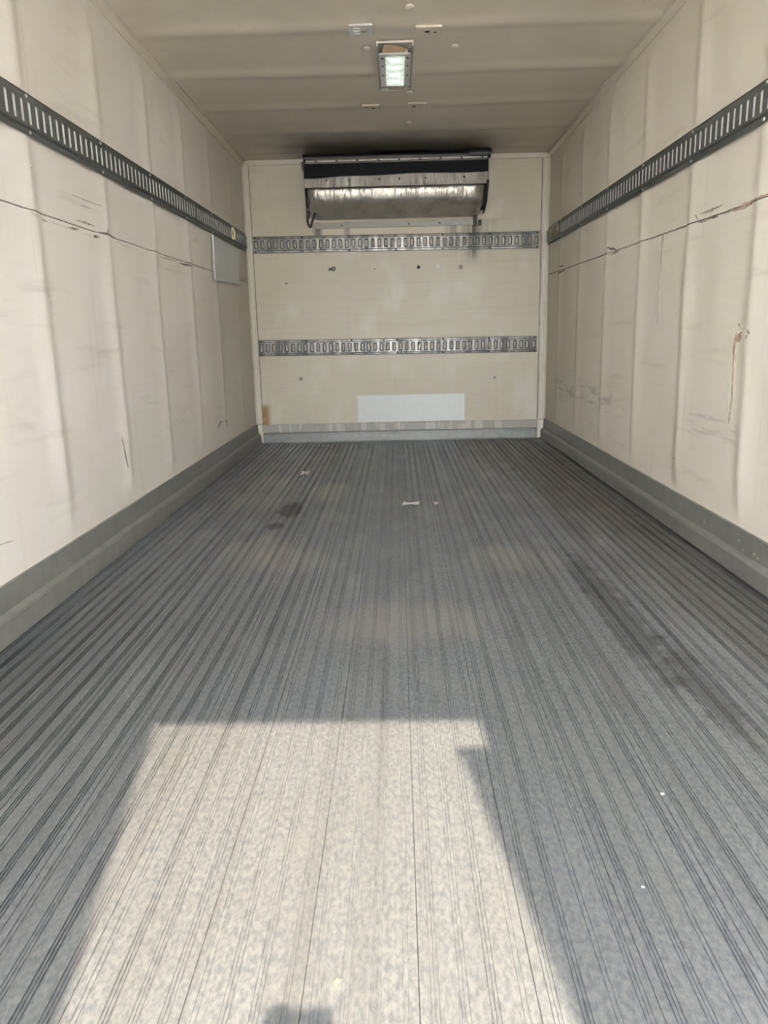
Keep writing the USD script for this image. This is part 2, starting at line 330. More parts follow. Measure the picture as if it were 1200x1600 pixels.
def side(name, x0, s, wfn, seam, mat, lab, seed):
    t = thing(name, lab, 'wall', kind='structure')
    mp = lambda u, v, d: np.stack([x0 + s * d, u, v], -1)
    gap = lambda y: 0.0018 + 0.0022 * meshkit.noise(np.stack([np.asarray(y) * 3.1, np.asarray(y) * 0, np.asarray(y) * 0], -1), seed)
    lo = relief(YS, lambda y: y * 0 + 0.02, lambda y: seam(y) - gap(y) / 2 + rag(y, seed), 44, wfn, mp, -0.05)
    up = relief(YS, lambda y: seam(y) + gap(y) / 2 + rag(y, seed), lambda y: y * 0 + H + 0.03, 34, lambda u, v: wfn(u, v) + 0.0012, mp, -0.05)
    obj('panel', lo, mat, t, smooth=40); obj('panel', up, mat, t, smooth=40)
    obj('backing', box(x0 - s * 0.05, x0 - s * 0.09, YR, D + 0.1, -0.05, H + 0.1), M_SEAM, t, label='dark backing board behind the panel joint')
    return t
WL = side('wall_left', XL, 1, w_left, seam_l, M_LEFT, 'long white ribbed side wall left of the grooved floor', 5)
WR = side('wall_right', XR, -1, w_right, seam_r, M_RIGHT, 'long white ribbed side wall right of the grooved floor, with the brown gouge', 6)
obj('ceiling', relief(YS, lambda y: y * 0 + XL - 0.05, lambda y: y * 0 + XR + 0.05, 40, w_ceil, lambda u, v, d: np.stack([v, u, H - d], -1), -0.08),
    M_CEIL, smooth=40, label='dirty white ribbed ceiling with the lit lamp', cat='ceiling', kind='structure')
BXS = np.linspace(XL - 0.02, XR + 0.02, 130)
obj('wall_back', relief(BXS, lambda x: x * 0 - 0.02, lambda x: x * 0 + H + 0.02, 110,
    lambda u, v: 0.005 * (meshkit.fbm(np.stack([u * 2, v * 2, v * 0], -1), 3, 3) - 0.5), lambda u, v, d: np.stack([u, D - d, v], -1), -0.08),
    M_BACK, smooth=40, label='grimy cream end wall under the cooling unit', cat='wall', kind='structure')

# ribbons: scuffs, scratches and the open joints, thin raised marks that follow the wall
def ribbon(x0, s, wfn, pts, wid, jag=0.5, proud=0.0009, seed=0, n=None):
    p = np.array(pts, float); d = np.r_[0, np.cumsum(np.linalg.norm(np.diff(p, axis=0), axis=1))]
    n = n or max(6, int(d[-1] / 0.012)); t = np.linspace(0, d[-1], n)
    q = np.stack([np.interp(t, d, p[:, 0]), np.interp(t, d, p[:, 1])], -1)
    w = 0.7 * np.interp(t, np.linspace(0, d[-1], len(wid)), wid)
    rg = np.random.default_rng(seed); a = w / 2 * (1 + 1.5 * jag * rg.uniform(-1, 1, n)); b = w / 2 * (1 + 1.5 * jag * rg.uniform(-1, 1, n))
    tg = np.gradient(q, axis=0); tg /= np.linalg.norm(tg, axis=1, keepdims=True) + 1e-9; nn = np.stack([-tg[:, 1], tg[:, 0]], -1)
    lo, hi = q - nn * a[:, None], q + nn * b[:, None]
    def at(e, pr): return np.stack([x0 + s * (wfn(e[:, 0], e[:, 1]) + 0.0012 + pr), e[:, 0], e[:, 1]], -1)
    V = np.vstack([at(lo, proud), at(hi, proud), at(hi, -0.003), at(lo, -0.003)]); F = []
    for k in range(n - 1):
        for r0, r1 in ((0, 1), (1, 2), (2, 3), (3, 0)):
            i, j = r0 * n + k, r1 * n + k; F += [[i, i + 1, j + 1], [i, j + 1, j]]
    F += [[0, n, 2 * n], [0, 2 * n, 3 * n], [n - 1, 3 * n - 1, 2 * n - 1], [n - 1, 4 * n - 1, 3 * n - 1]]
    m = trimesh.Trimesh(V, np.array(F), process=False); trimesh.repair.fix_normals(m); return m
def mark(parent, sd, name, mat, pts, wid, **k):
    x0, s, f = (XL, 1, w_left) if sd == 'l' else (XR, -1, w_right)
    mark.n += 1
    obj(name, ribbon(x0, s, f, pts, wid, seed=mark.n, **k), mat, parent, smooth=False)
mark.n = 0
yl = np.linspace(2.0, 3.15, 24); mark(WL, 'l', 'joint', M_SEAM, [(y, float(seam_l(y))) for y in yl], [0.0035, 0.004, 0.003, 0.002])
yl = np.linspace(3.83, 5.08, 24); mark(WL, 'l', 'joint', M_SEAM, [(y, float(seam_l(y))) for y in yl], [0.002, 0.003, 0.006, 0.004])
yr = np.linspace(3.2, 4.42, 30); mark(WR, 'r', 'joint', M_SEAM, [(y, float(seam_r(y))) for y in yr], [0.005, 0.005, 0.002, 0.002])
yr = np.linspace(4.56, D - 0.03, 30); mark(WR, 'r', 'joint', M_SEAM, [(y, float(seam_r(y))) for y in yr], [0.006, 0.006, 0.005, 0.006])
for nm, mt, pts, wd in (
    ('scuff', M_SCUFF, [(2.97, 1.283), (3.06, 1.285), (3.15, 1.284)], [0.001, 0.010, 0.001]), ('scuff', M_SCUFF, [(2.885, 1.247), (2.985, 1.251)], [0.001, 0.010, 0.003]),
    ('scuff', M_SEAM, [(3.13, 1.246), (3.185, 1.248)], [0.004, 0.013, 0.002]), ('scuff', M_SEAM, [(3.18, 1.267), (3.262, 1.270), (3.37, 1.267)], [0.002, 0.010, 0.002]),
    ('scuff', M_SEAM, [(3.258, 1.268), (3.262, 1.288)], [0.006, 0.003]), ('scuff', M_SEAM, [(4.33, 1.250), (4.58, 1.256)], [0.002, 0.013, 0.003]),
    ('scuff', M_FAINT, [(2.95, 1.367), (3.05, 1.368), (3.24, 1.371)], [0.002, 0.008, 0.002]), ('scuff', M_FAINT, [(3.03, 1.343), (3.13, 1.347)], [0.002, 0.010, 0.002]),
    ('scuff', M_FLAKE, [(2.59, 1.253), (2.66, 1.248), (2.72, 1.246)], [0.004, 0.014, 0.005]), ('scuff', M_FLAKE, [(2.74, 1.250), (2.87, 1.247)], [0.004, 0.012, 0.004]),
    ('scuff', M_SCUFF, [(2.69, 1.245), (2.72, 1.242)], [0.003, 0.006, 0.003]), ('scuff', M_FLAKE, [(3.05, 1.247), (3.12, 1.242)], [0.003, 0.010, 0.003]),
    ('scuff', M_FLAKE, [(3.38, 1.255), (3.55, 1.250)], [0.004, 0.014, 0.003]), ('scuff', M_FAINT, [(4.0, 1.252), (4.3, 1.256)], [0.002, 0.008, 0.002]),
    ('scratch', M_SEAM, [(3.205, 0.452), (3.216, 0.40), (3.236, 0.318)], [0.002, 0.008, 0.001]),
    ('scuff', M_SEAM, [(4.96, 0.285), (5.0, 0.305), (5.07, 0.318)], [0.004, 0.012, 0.004]), ('scuff', M_SEAM, [(5.16, 0.32), (5.2, 0.295), (5.23, 0.272)], [0.004, 0.011, 0.004]),
    ('scuff', M_FAINT, [(2.14, 0.275), (2.22, 0.268)], [0.002, 0.006, 0.002]), ('scuff', M_SCUFF, [(2.625, 1.394), (2.632, 1.394)], [0.005, 0.005])):
    mark(WL, 'l', nm, mt, pts, wd)
for nm, mt, pts, wd in (
    ('scuff', M_SCUFF, [(3.21, 1.280), (3.10, 1.278), (3.0, 1.281)], [0.004, 0.013, 0.002]), ('scuff', M_SCUFF, [(3.235, 1.251), (3.136, 1.247)], [0.002, 0.008, 0.002]),
    ('scuff', M_SEAM, [(3.14, 1.249), (3.10, 1.252), (3.04, 1.246)], [0.003, 0.012, 0.004]), ('scuff', M_SCUFF, [(3.05, 1.252), (2.89, 1.247)], [0.002, 0.005, 0.003]),
    ('gouge', M_RED, [(2.90, 1.246), (2.84, 1.250), (2.76, 1.255), (2.64, 1.257), (2.56, 1.259)], [0.006, 0.013, 0.006, 0.012, 0.008]),
    ('scuff', M_RED, [(2.86, 1.242), (2.75, 1.246)], [0.003, 0.008, 0.002]), ('scuff', M_SEAM, [(3.23, 1.262), (3.25, 1.282)], [0.005, 0.003]),
    ('scuff', M_SEAM, [(4.57, 1.298), (4.40, 1.272)], [0.003, 0.016, 0.004]), ('scuff', M_SCUFF, [(4.50, 1.252), (4.32, 1.262)], [0.003, 0.012, 0.003]),
    ('scuff', M_SEAM, [(5.95, 1.262), (5.70, 1.268)], [0.004, 0.018, 0.004]), ('scuff', M_SEAM, [(5.85, 1.305), (5.75, 1.30)], [0.004, 0.014, 0.004]),
    ('crack', M_SCUFF, [(3.647, 1.256), (3.657, 1.166), (3.668, 1.028), (3.656, 0.858)], [0.008, 0.006, 0.003, 0.002]),
    ('gouge', M_RED, [(2.798, 0.83), (2.806, 0.804), (2.807, 0.771), (2.803, 0.715), (2.801, 0.648)], [0.0119, 0.017, 0.0153, 0.0145, 0.0136]),
    ('gouge', M_SEAM, [(2.801, 0.65), (2.800, 0.62), (2.796, 0.598), (2.803, 0.56), (2.808, 0.505)], [0.007, 0.006, 0.003, 0.0025, 0.002]),
    ('gouge', M_RED, [(2.806, 0.800), (2.785, 0.806), (2.750, 0.812)], [0.016, 0.040, 0.026]), ('scuff', M_SEAM, [(2.785, 0.818), (2.755, 0.830)], [0.004, 0.011, 0.002]),
    ('scuff', M_SEAM, [(2.787, 0.859), (2.774, 0.846)], [0.002, 0.004, 0.002]), ('scuff', M_SEAM, [(2.697, 0.834), (2.683, 0.822)], [0.004, 0.009, 0.004]),
    ('scuff', M_SCUFF, [(2.699, 0.818), (2.708, 0.803)], [0.004, 0.007, 0.004]), ('scratch', M_FAINT, [(2.815, 0.66), (2.822, 0.56), (2.83, 0.53)], [0.002, 0.004, 0.003]),
    ('scuff', M_SCUFF, [(3.322, 0.298), (3.326, 0.298)], [0.006, 0.006])):
    mark(WR, 'r', nm, mt, pts, wd)

# rear end: opening the sunlight comes through, behind the camera
t = thing('door_1', 'closed white rear door leaf beside the sunlit opening', 'door', kind='structure')
obj('leaf', box(XL - 0.09, -0.246, YR - 0.02, YR, -0.02, H + 0.1), M_DOOR, t)
t = thing('door_2', 'white rear door leaf pushed half open behind the jamb', 'door', kind='structure')
obj('leaf', box(0.428, XR + 0.09, YR - 0.13, YR - 0.11, -0.02, H), M_DOOR, t)
t = thing('trim_1', 'white rear door jamb at the edge of the sunlit opening', 'door jamb', kind='structure')
obj('jamb', box(0.482, XR + 0.09, YR - 0.02, YR, -0.02, H + 0.1), M_DOOR, t)
obj('ground', box(-40, 40, -60, 40, -0.96, -0.90), M_GROUND, label='pale concrete yard under and behind the open end', cat='ground', kind='structure')

# ------------------------------------------------------------------ floor: extruded boards with grooves
FL = thing('floor', 'grey grooved aluminium floor with a patch of sunlight', 'floor', kind='structure')
PITCH, PER = 0.0384, 4
fx0, fx1 = XL + 0.004, XR - 0.004
k0 = math.floor((fx0 + 0.0054) / PITCH)
kk = k0
edges = []
while True:
    e = -0.0054 + (kk - 0.5) * PITCH
    edges.append((max(e, fx0), kk)); kk += PER
    if -0.0054 + (kk - 0.5) * PITCH >= fx1: break
for b, (e0, kb) in enumerate(edges):
    e1 = min(edges[b + 1][0] if b + 1 < len(edges) else fx1, fx1)
    if e1 - e0 < 0.02: continue
    top = [(e0 + 0.0003, -0.0012), (e0 + 0.0010, 0.0)]
    zj = rng.uniform(-0.0004, 0.0004)
    for k in range(kb, kb + PER):
        c = -0.0054 + k * PITCH
        hk = (k * 7919 + 13) % 11; three = hk not in (2, 6, 9); vd = (0.75, 1.0, 0.9, 0.8, 1.0, 0.7, 0.8, 1.0, 0.85, 0.75, 0.9)[hk]
        for o in ((-0.0056, 0.0, 0.0056) if three else (-0.0036, 0.0036)):
            g0, dep = c + o, (0.0030 if three else 0.0024) * vd
            if g0 - 0.002 > e0 + 0.003 and g0 + 0.002 < e1 - 0.003:
                top += [(g0 - 0.0019, 0.0), (g0 - 0.0013, -dep), (g0 + 0.0013, -dep), (g0 + 0.0019, 0.0)]
    top += [(e1 - 0.0010, 0.0), (e1 - 0.0003, -0.0012)]
    prof = [(a, zz + zj) for a, zz in top] + [(e1 - 0.0003, -0.03), (e0 + 0.0003, -0.03)]
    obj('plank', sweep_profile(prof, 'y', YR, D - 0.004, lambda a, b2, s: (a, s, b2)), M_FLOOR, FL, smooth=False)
obj('subfloor', box(XL - 0.09, XR + 0.09, YR, D + 0.09, -0.08, -0.031), M_SKIRT, FL, label='dark deck under the floor planks')

# skirtings along the walls and kick plates at the end wall
def skirting(name, x0, s, foot, lab):
    t = thing(name, lab, 'skirting', kind='structure')
    up = [(-0.01, 0.157), (0.0085, 0.157), (0.0125, 0.083), (0.030, 0.073), (0.033, 0.066), (-0.01, 0.066)]
    lo = [(-0.01, 0.0655), (0.0335, 0.0655), (0.0355, foot), (0.030, foot), (0.028, 0.06), (-0.01, 0.06)]
    y0 = YR
    cuts = [y0, 2.35, 5.2, D - 0.012]
    for a, b in zip(cuts[:-1], cuts[1:]):
        obj('upper_rail', sweep_profile(up, 'y', a + 0.0006, b - 0.0006, lambda p, q, sy: (x0 + s * p, sy, q)), M_SKIRT, t, smooth=25)
        obj('kick_rail', sweep_profile(lo, 'y', a + 0.0006, b - 0.0006, lambda p, q, sy: (x0 + s * p, sy, q)), M_SKIRT, t, smooth=25)
    return t
skirting('baseboard_left', XL, 1, 0.0022, 'stepped dark grey metal skirting along the left-hand wall')
SR = skirting('baseboard_right', XR, -1, 0.008, 'stepped dark grey metal skirting with a dark gap along the right-hand wall')
for y, z in ((2.93, 0.110), (2.86, 0.108), (2.62, 0.115), (2.58, 0.092), (2.50, 0.100), (2.47, 0.094)):
    obj('rivet', dome((XR - 0.0105, y, z), (-1, 0, 0.05), 0.008, 0.0035), M_GREYBOLT, SR)
t = thing('baseboard_back', 'grey metal kick plate along the foot of the end wall', 'kick plate', kind='structure')
obj('upper_strip', box(-1.112, 1.130, D - 0.012, D + 0.01, 0.086, 0.150, 0.002), M_STRIP, t, label='worn cream upper strip')
obj('lower_plate', [box(-1.112, 1.131, D - 0.018, D + 0.01, 0.004, 0.082, 0.002), box(-1.112, 1.131, D - 0.022, D - 0.01, 0.062, 0.080, 0.003)], M_KICK, t)
obj('foot_flange', box(-1.112, 1.131, D - 0.045, D - 0.004, 0.0005, 0.006, 0.001), M_KICK, t)

# corner trims of the end wall
def vtrim(name, xa, xb, lab):
    t = thing(name, lab, 'trim', kind='structure')
    obj('upper_trim', [box(xa, xb, D - 0.016, D + 0.01, 0.158, H - 0.037, 0.003), box(xa + 0.012, xb - 0.012, D - 0.020, D - 0.01, 0.158, H - 0.037, 0.003)], M_TRIM, t)
    obj('gap_shade', box(xb if xa < 0 else xa - 0.004, xb + 0.004 if xa < 0 else xa, D - 0.007, D + 0.01, 0.155, H - 0.04), M_SEAM, t, label='dark dirty joint beside the trim')  # strip colours in the shadow line of the gap
    obj('lower_trim', box(xa, xb, D - 0.02, D + 0.01, 0.004, 0.148, 0.004), M_TRIM, t)
vtrim('trim_2', XL + 0.014, XL + 0.050, 'cream upright corner trim at the rusty end of the far wall')
vtrim('trim_3', XR - 0.058, XR - 0.012, 'cream upright corner trim at the clean end of the far wall')
obj('trim_4', [box(XL + 0.012, XR - 0.010, D - 0.016, D + 0.01, H - 0.034, H + 0.01, 0.003)], M_TRIM, label='cream level trim where far wall meets ceiling', cat='trim', kind='structure')
for i, (x0, s, lab) in enumerate(((XL, 1, 'narrow white corner strip between left-hand wall and ceiling'), (XR, -1, 'narrow white corner strip between right-hand wall and ceiling'))):
    prof = [(-0.01, H + 0.01), (-0.01, H - 0.036), (0.005, H - 0.036), (0.008, H - 0.030), (0.020, H - 0.008), (0.030, H - 0.0065), (0.030, H + 0.01)]
    obj(f'trim_{5 + i}', sweep_profile(prof, 'y', YR, D - 0.02, lambda p, q, sy: (x0 + s * p, sy, q)), M_CEIL, smooth=20, label=lab, cat='trim', kind='structure')

# ------------------------------------------------------------------ logistics tracks: slotted rails
SL = 0.0508
def slot_poly(w, h):
    return Polygon([(-w / 2, -h / 2 + 0.003), (-w / 2 + 0.003, -h / 2), (w / 2 - 0.003, -h / 2), (w / 2, -h / 2 + 0.003), (w / 2, h / 2 - 0.003), (w / 2 - 0.003, h / 2), (-w / 2 + 0.003, h / 2), (-w / 2, h / 2 - 0.003)])
def rail_mesh(length, height, frame_at, first=None, sw=0.0175, sh=0.066, lw=0.0018, lh=0.0112):
    """rail from s = 0 to length; frame_at = (origin, along, up, out)"""
    o, ea, eu, eo = [np.array(v, float) for v in frame_at]
    hh = height / 2; fh = 0.041
    face = sbox(0, -fh, length, fh)
    s0 = SL / 2 if first is None else first
    k = 0; holes = []
    while s0 + k * SL < length - 0.016:
        holes.append(affinity.translate(slot_poly(sw, sh), s0 + k * SL, 0)); k += 1
    face = Polygon(face.exterior.coords, [list(h.exterior.coords) for h in holes])
    parts = [extrude(face, (o + eo * 0.0115, ea, eu, eo), 0.002)]
    for sg in (1, -1):
        prof = [(sg * fh, 0.0115), (sg * fh, 0.0135), (sg * (fh + 0.005), 0.0055), (sg * (hh - 0.003), 0.0045), (sg * (hh - 0.002), 0.0065), (sg * hh, 0.006), (sg * hh, 0.0025), (sg * (fh + 0.004), 0.0025)]
        parts.append(sweep_profile(prof, 's', 0, length, lambda a, b, q: o + ea * q + eu * a + eo * b))
    lips = []
    for h in holes:   # folded lining of every slot
        lip = h.buffer(0.0003, join_style=2).difference(h.buffer(-lw, join_style=2))
        lips.append(extrude(lip, (o + eo * 0.0015, ea, eu, eo), lh))
    return trimesh.util.concatenate(parts), lips
def wall_rail(name, label, cat, x0, s, wfn, zc, dz, mat, ends, riv):
    t = thing(name, label, cat, (x0, ends[0], zc))
    for a, b in zip(ends[:-1], ends[1:]):
        up = np.array([0, -dz, 1.0]); al = np.array([0, 1.0, dz])
        rm, lips = rail_mesh(b - a - 0.003, 0.127, ((s * 0.006, a - ends[0], (a - ends[0]) * dz), al, up, (s, 0, 0)))
        obj('rail', rm, mat, t, smooth=False)
        for l in lips:
            if l.bounds[1][1] + ends[0] > 2.2: obj('slot_lining', l, M_SLOT, t, smooth=False)
    for y in np.arange(riv, ends[-1] - 0.02, 0.625):
        if y < ends[0]: continue
        for v in (0.0535, -0.0535):
            obj('rivet', dome((s * 0.0115, y - ends[0], v + (y - ends[0]) * dz), (s, 0, 0), 0.0065, 0.004, 10), M_RIVET, t)
    return t
wall_rail('logistics_track', 'dark grey slotted tie-down rail on the left-hand wall, with the yellow loop', 'tie-down rail', XL, 1, w_left, 1.538, 0.0045, M_TRACK, [YR + 0.03, 2.15, 4.72, D - 0.075], 0.137)
wall_rail('logistics_track', 'dark grey slotted tie-down rail on the right-hand wall, above the joint', 'tie-down rail', XR, -1, w_right, 1.526, 0.0055, M_TRACK, [YR + 0.03, 2.32, 4.88, D - 0.03], 0.19)
def back_rail(label, xa, xb, za, zb):
    tilt = (zb - za) / (xb - xa); t = thing('logistics_track', label, 'tie-down rail', (xa, D, za))
    al = np.array([1, 0, tilt]); up = np.array([-tilt, 0, 1.0])
    rm, lips = rail_mesh(xb - xa, 0.124, ((0, -0.001, 0), al, up, (0, -1, 0)), sw=0.0285, lw=0.0075, lh=0.0127)
    obj('rail', rm, M_TRACK_BACK, t, smooth=False)
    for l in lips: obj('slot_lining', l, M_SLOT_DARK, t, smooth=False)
    for v in (0.0435, 0.0595, -0.0435, -0.0595):  # dark strips paint shade and dirt along the rail steps
        obj('edge_line', extrude(sbox(0.0, -0.0022, xb - xa, 0.0022), (np.array([0, -0.0075 if abs(v) < .05 else -0.004, 0]) + up * v, al, up, (0, -1, 0)), 0.0042), M_SLOT_DARK, t, smooth=False)
    for k in range(7):
        s = 0.02 + k * (xb - xa - 0.04) / 6
        for v in (0.0525, -0.0525):
            obj('rivet', dome((s, -0.0055, v + s * tilt), (0, -1, 0), 0.0075, 0.005, 10), M_DARKBOLT, t)
back_rail('bright galvanised slotted rail on the far wall, just below the cooling unit', -1.112, 1.124, 1.556, 1.543)
back_rail('dull galvanised slotted rail on the far wall, midway down', -1.114, 1.122, 0.766, 0.752)

# ------------------------------------------------------------------ small things on the side walls
t = thing('patch_sheet', 'pale grey patch sheet under the rail on the left-hand wall', 'patch panel', (XL, 5.1, 1.2))
obj('sheet', extrude(Polygon([(-0.02, 0.012), (0.765, 0.030), (0.80, 0.285), (0.0, 0.285)]), ((0.0155, 0, 0), (0, 1, 0), (0, 0, 1), (1, 0, 0)), 0.003), M_PATCH_GREY, t)
obj('edge_line', tube([(0.0165, -0.02, 0.012), (0.0165, 0.0, 0.285)], 0.006, 8), M_PATCH, t, label='white sealant bead along the near edge')
ang = np.linspace(0, 2 * np.pi, 28, endpoint=False)
t = thing('strap_loop', 'yellow webbing loop hanging from a slot of the left-hand rail', 'strap loop', (XL + 0.018, 5.69, 1.568))
obj('loop', tube([(0.010 + 0.010 * math.cos(a) - 0.004 * math.sin(a), 0.004 * math.sin(a), 0.037 * math.sin(a)) for a in ang], 0.0068, 8, True), M_YELLOW, t)
t = thing('tie_down_ring', 'tarnished brass-coloured ring in the far end of the right-hand rail', 'tie-down ring', (XR - 0.031, 5.88, 1.560))
obj('ring', tube([(-0.006, 0.085 * math.copysign(abs(math.cos(a)) ** 0.6, math.cos(a)), 0.036 * math.sin(a)) for a in ang], 0.006, 8, True), M_TAN, t)
obj('pin', [cyl((-0.004, 0.185, -0.03), (0, 0, 1), 0.007, 0.06, 10), box(-0.010, 0.0, 0.165, 0.205, -0.038, -0.03, 0.001)], M_TAN, t)

# ------------------------------------------------------------------ things on the end wall
t = thing('patch_plate', 'plain white rectangular plate fixed low on the far wall', 'patch plate', (0.107, D, 0.262))
obj('plate', box(-0.436, 0.437, -0.009, -0.001, -0.108, 0.112, 0.0015), M_PATCH, t)
def wall_bolt(label, x, z, r, mats, streak=False, hole=False):
    t = thing('wall_bolt', label, 'bolt', (x, D, z))
    obj('washer', cyl((0, 0.004, 0), (0, -1, 0), r, 0.0085, 18, r * 0.9), mats[0], t)
    obj('head', dome((0, -0.0045, 0), (0, -1, 0), r * 0.55, 0.005, 10) if not hole else cyl((0, -0.0035, 0), (0, -1, 0), r * 0.8, 0.0014, 14), mats[1], t)
    if streak:
        obj('smear', extrude(Polygon([(0, 0.013), (-0.03, 0.004), (-0.048, -0.010), (-0.03, -0.013), (0.0, -0.013)]), ((0, 0.002, 0), (1, 0, 0), (0, 0, 1), (0, -1, 0)), 0.006), M_DARKBOLT, t)
wall_bolt('black bolt with a dark smear, nearest the left end below the bright rail', -0.487, 1.366, 0.017, (M_DARKBOLT, M_GREYBOLT), True)
wall_bolt('faint cream plug, second along the row below the bright rail', -0.165, 1.358, 0.014, (M_TRIM, M_SCUFF))
wall_bolt('small black open bolt hole below the bright rail', 0.182, 1.362, 0.014, (M_DARKBOLT, M_DARKBOLT), hole=True)
wall_bolt('white plastic plug between the black hole and the grey bolt', 0.334, 1.364, 0.016, (M_PATCH, M_TRIM))
wall_bolt('grey bolt with a ring washer, last in the row below the bright rail', 0.512, 1.356, 0.020, (M_GREYBOLT, M_SCUFF))
wall_bolt('small dark bolt low on the far wall, above the rust', -0.785, 0.517, 0.014, (M_DARKBOLT, M_RIVET))
wall_bolt('small scuffed bolt low on the far wall, right of the white plate', 0.787, 0.494, 0.012, (M_SCUFF, M_GREYBOLT))
wall_bolt('tiny dark screw high on the far wall near the yellow loop', -0.864, 1.262, 0.008, (M_SCUFF, M_DARKBOLT))

# ------------------------------------------------------------------ cooling unit
EV = thing('cooling_unit', 'dented metal cooling unit with black curtain under the ceiling', 'cooling unit', (0.01, D, 1.70))
def ev_shell(prof, xs, inset):
    """sheet lofted along x: prof (d, z) ; inset(x fraction) scales"""
    V = []; n = len(prof)
    for i, x in enumerate(xs):
        for d, z in inset(i, x): V.append((x, -d, z))
    F = []
    for i in range(len(xs) - 1):
        for j in range(n):
            a, b = i * n + j, i * n + (j + 1) % n; F += [[a, b, b + n], [a, b + n, a + n]]
    c0 = len(V); V.append(np.mean(V[:n], 0)); c1 = len(V); V.append(np.mean(V[(len(xs) - 1) * n:len(xs) * n], 0))
    for j in range(n):
        F += [[c0, (j + 1) % n, j], [c1, (len(xs) - 1) * n + j, (len(xs) - 1) * n + (j + 1) % n]]
    m = trimesh.Trimesh(np.array(V, float), np.array(F), process=False); trimesh.repair.fix_normals(m); return m
ez = lambda z: z - 1.70
nx = 120; XE = np.linspace(-0.655, 0.662, nx)
rgv = np.random.default_rng(4)
dent = np.convolve(rgv.uniform(-1, 1, nx + 8), np.ones(3) / 3, 'valid')[:nx]
dent2 = np.convolve(rgv.uniform(-1, 1, nx + 30), np.ones(15) / 15, 'valid')[:nx]
def belly(i, x):
    e = min(1.0, (x + 0.655) / 0.07, (0.662 - x) / 0.08); e = math.sqrt(max(0, 1 - (1 - e) ** 2))
    k = 0.78 + 0.22 * e; zl = 1.725 + (1 - e) * 0.06; w = 0.006 * dent[i]; b = 0.016 * dent2[i]
    top = [(0.02, 1.905), (0.325 * k, 1.905), (0.345 * k + w, 1.900 + 0.3 * w), (0.349 * k + 0.5 * w + b, 1.886), (0.345 * k + b, 1.86), (0.338 * k + b, 1.83), (0.322 * k, 1.80), (0.300 * k, 1.787)]
    bot = [(0.20 * k, 1.758 + (1 - e) * .04), (0.09 * k, zl), (0.02, zl)]
    return [(d, ez(z)) for d, z in top + bot]
obj('belly_pan', ev_shell([0] * 11, XE, belly), M_EVAP, EV, smooth=50, label='dented bright metal drip pan')
def fascia(i, x):
    w = 0.004 * dent2[i] + 0.0015 * dent[i]
    return [(d, ez(z)) for d, z in [(0.02, 2.03), (0.318, 2.03), (0.322 + w, 2.0), (0.326 + w, 1.95), (0.332 + w, 1.9065), (0.02, 1.9065)]]
obj('fascia', ev_shell([0] * 6, np.linspace(-0.66, 0.672, nx), fascia), M_EVAP, EV, smooth=50)
for x in (-0.50, -0.335, -0.115, 0.03, 0.22, 0.50):
    obj('screw', dome((x, -0.3265, ez(1.955)), (0, -1, 0), 0.007, 0.004, 10), M_DARKBOLT, EV)
def flap(i, x):
    lo = 1.982 + 0.012 * (x + 0.66) / 1.33 * 0.5 - 0.016 * math.exp(-((x + 0.58) / 0.16) ** 2) + 0.004 * math.sin(x * 9)
    return [(d, ez(z)) for d, z in [(0.02, 2.075), (0.330, 2.075), (0.336, 2.03), (0.340, lo + 0.01), (0.338, lo), (0.331, lo), (0.30, 2.028), (0.02, 2.028)]]
obj('curtain', ev_shell([0] * 8, np.linspace(-0.662, 0.676, 60), flap), M_FLAP, EV, smooth=40, label='black rubber curtain')
obj('fastening_strip', box(-0.645, 0.668, -0.348, -0.325, ez(2.064), ez(2.098), 0.003), M_DARKSTRIP, EV)
obj('strip_edge', box(-0.645, 0.668, -0.3525, -0.345, ez(2.078), ez(2.085), 0.001), M_EVAP, EV, label='bright metal edge of the fastening strip')
for k in range(9):
    obj('bolt', cyl((-0.57 + k * 0.150, -0.346, ez(2.080)), (0, -1, 0), 0.009, 0.008, 6), M_DARKBOLT, EV)
obj('roller', tube([(x, -0.318 - 0.006 * (x > 0.55), ez(2.108 + 0.004 * (x > 0.55))) for x in np.linspace(-0.665, 0.69, 40)], [0.021 + (0.013 if x > 0.54 else 0.0) + (0.004 if x < -0.62 else 0.0) for x in np.linspace(-0.665, 0.69, 40)], 14), M_RUBBER, EV, label='black rolled cover along the top')
obj('roller', tube([(0.688, -0.318, ez(2.110)), (0.694, -0.318, ez(2.108))], 0.027, 12), M_RUBBER, EV)
obj('top_plate', box(-0.65, 0.66, -0.30, -0.01, ez(2.076), ez(2.118), 0.004), M_KICK, EV)
for s, xx in ((-1, -0.664), (1, 0.674)):
    obj('side_plate', extrude(Polygon([(0.02, ez(2.075)), (0.325, ez(2.075)), (0.330, ez(1.90)), (0.28, ez(1.80)), (0.06, ez(1.74)), (0.02, ez(1.74))]), ((xx - 0.002, 0, 0), (0, -1, 0), (0, 0, 1), (1, 0, 0)), 0.004), M_DARKBOLT if s > 0 else M_KICK, EV)
obj('mounting_flange', [box(-0.65, 0.665, -0.012, 0.0, ez(1.664), ez(1.706), 0.002)], M_STRIPLIGHT, EV)
for x in (-0.42, 0.34, 0.10):
    obj('screw', dome((x, -0.012, ez(1.685)), (0, -1, 0), 0.006, 0.003, 10), M_DARKBOLT, EV)
obj('corner_bracket', [box(0.598, 0.628, -0.016, 0, ez(1.655), ez(1.735), 0.002), box(0.635, 0.660, -0.014, 0, ez(1.66), ez(1.70), 0.002)], M_DARKBOLT, EV, label='black bracket at the lower right corner')
obj('drain_seam', tube(smooth_path([(0.672, -0.335, ez(1.93)), (0.667, -0.33, ez(1.87)), (0.655, -0.30, ez(1.80)), (0.640, -0.22, ez(1.745))], 6), 0.009, 8), M_RUBBER, EV, label='black rubber edge seal')
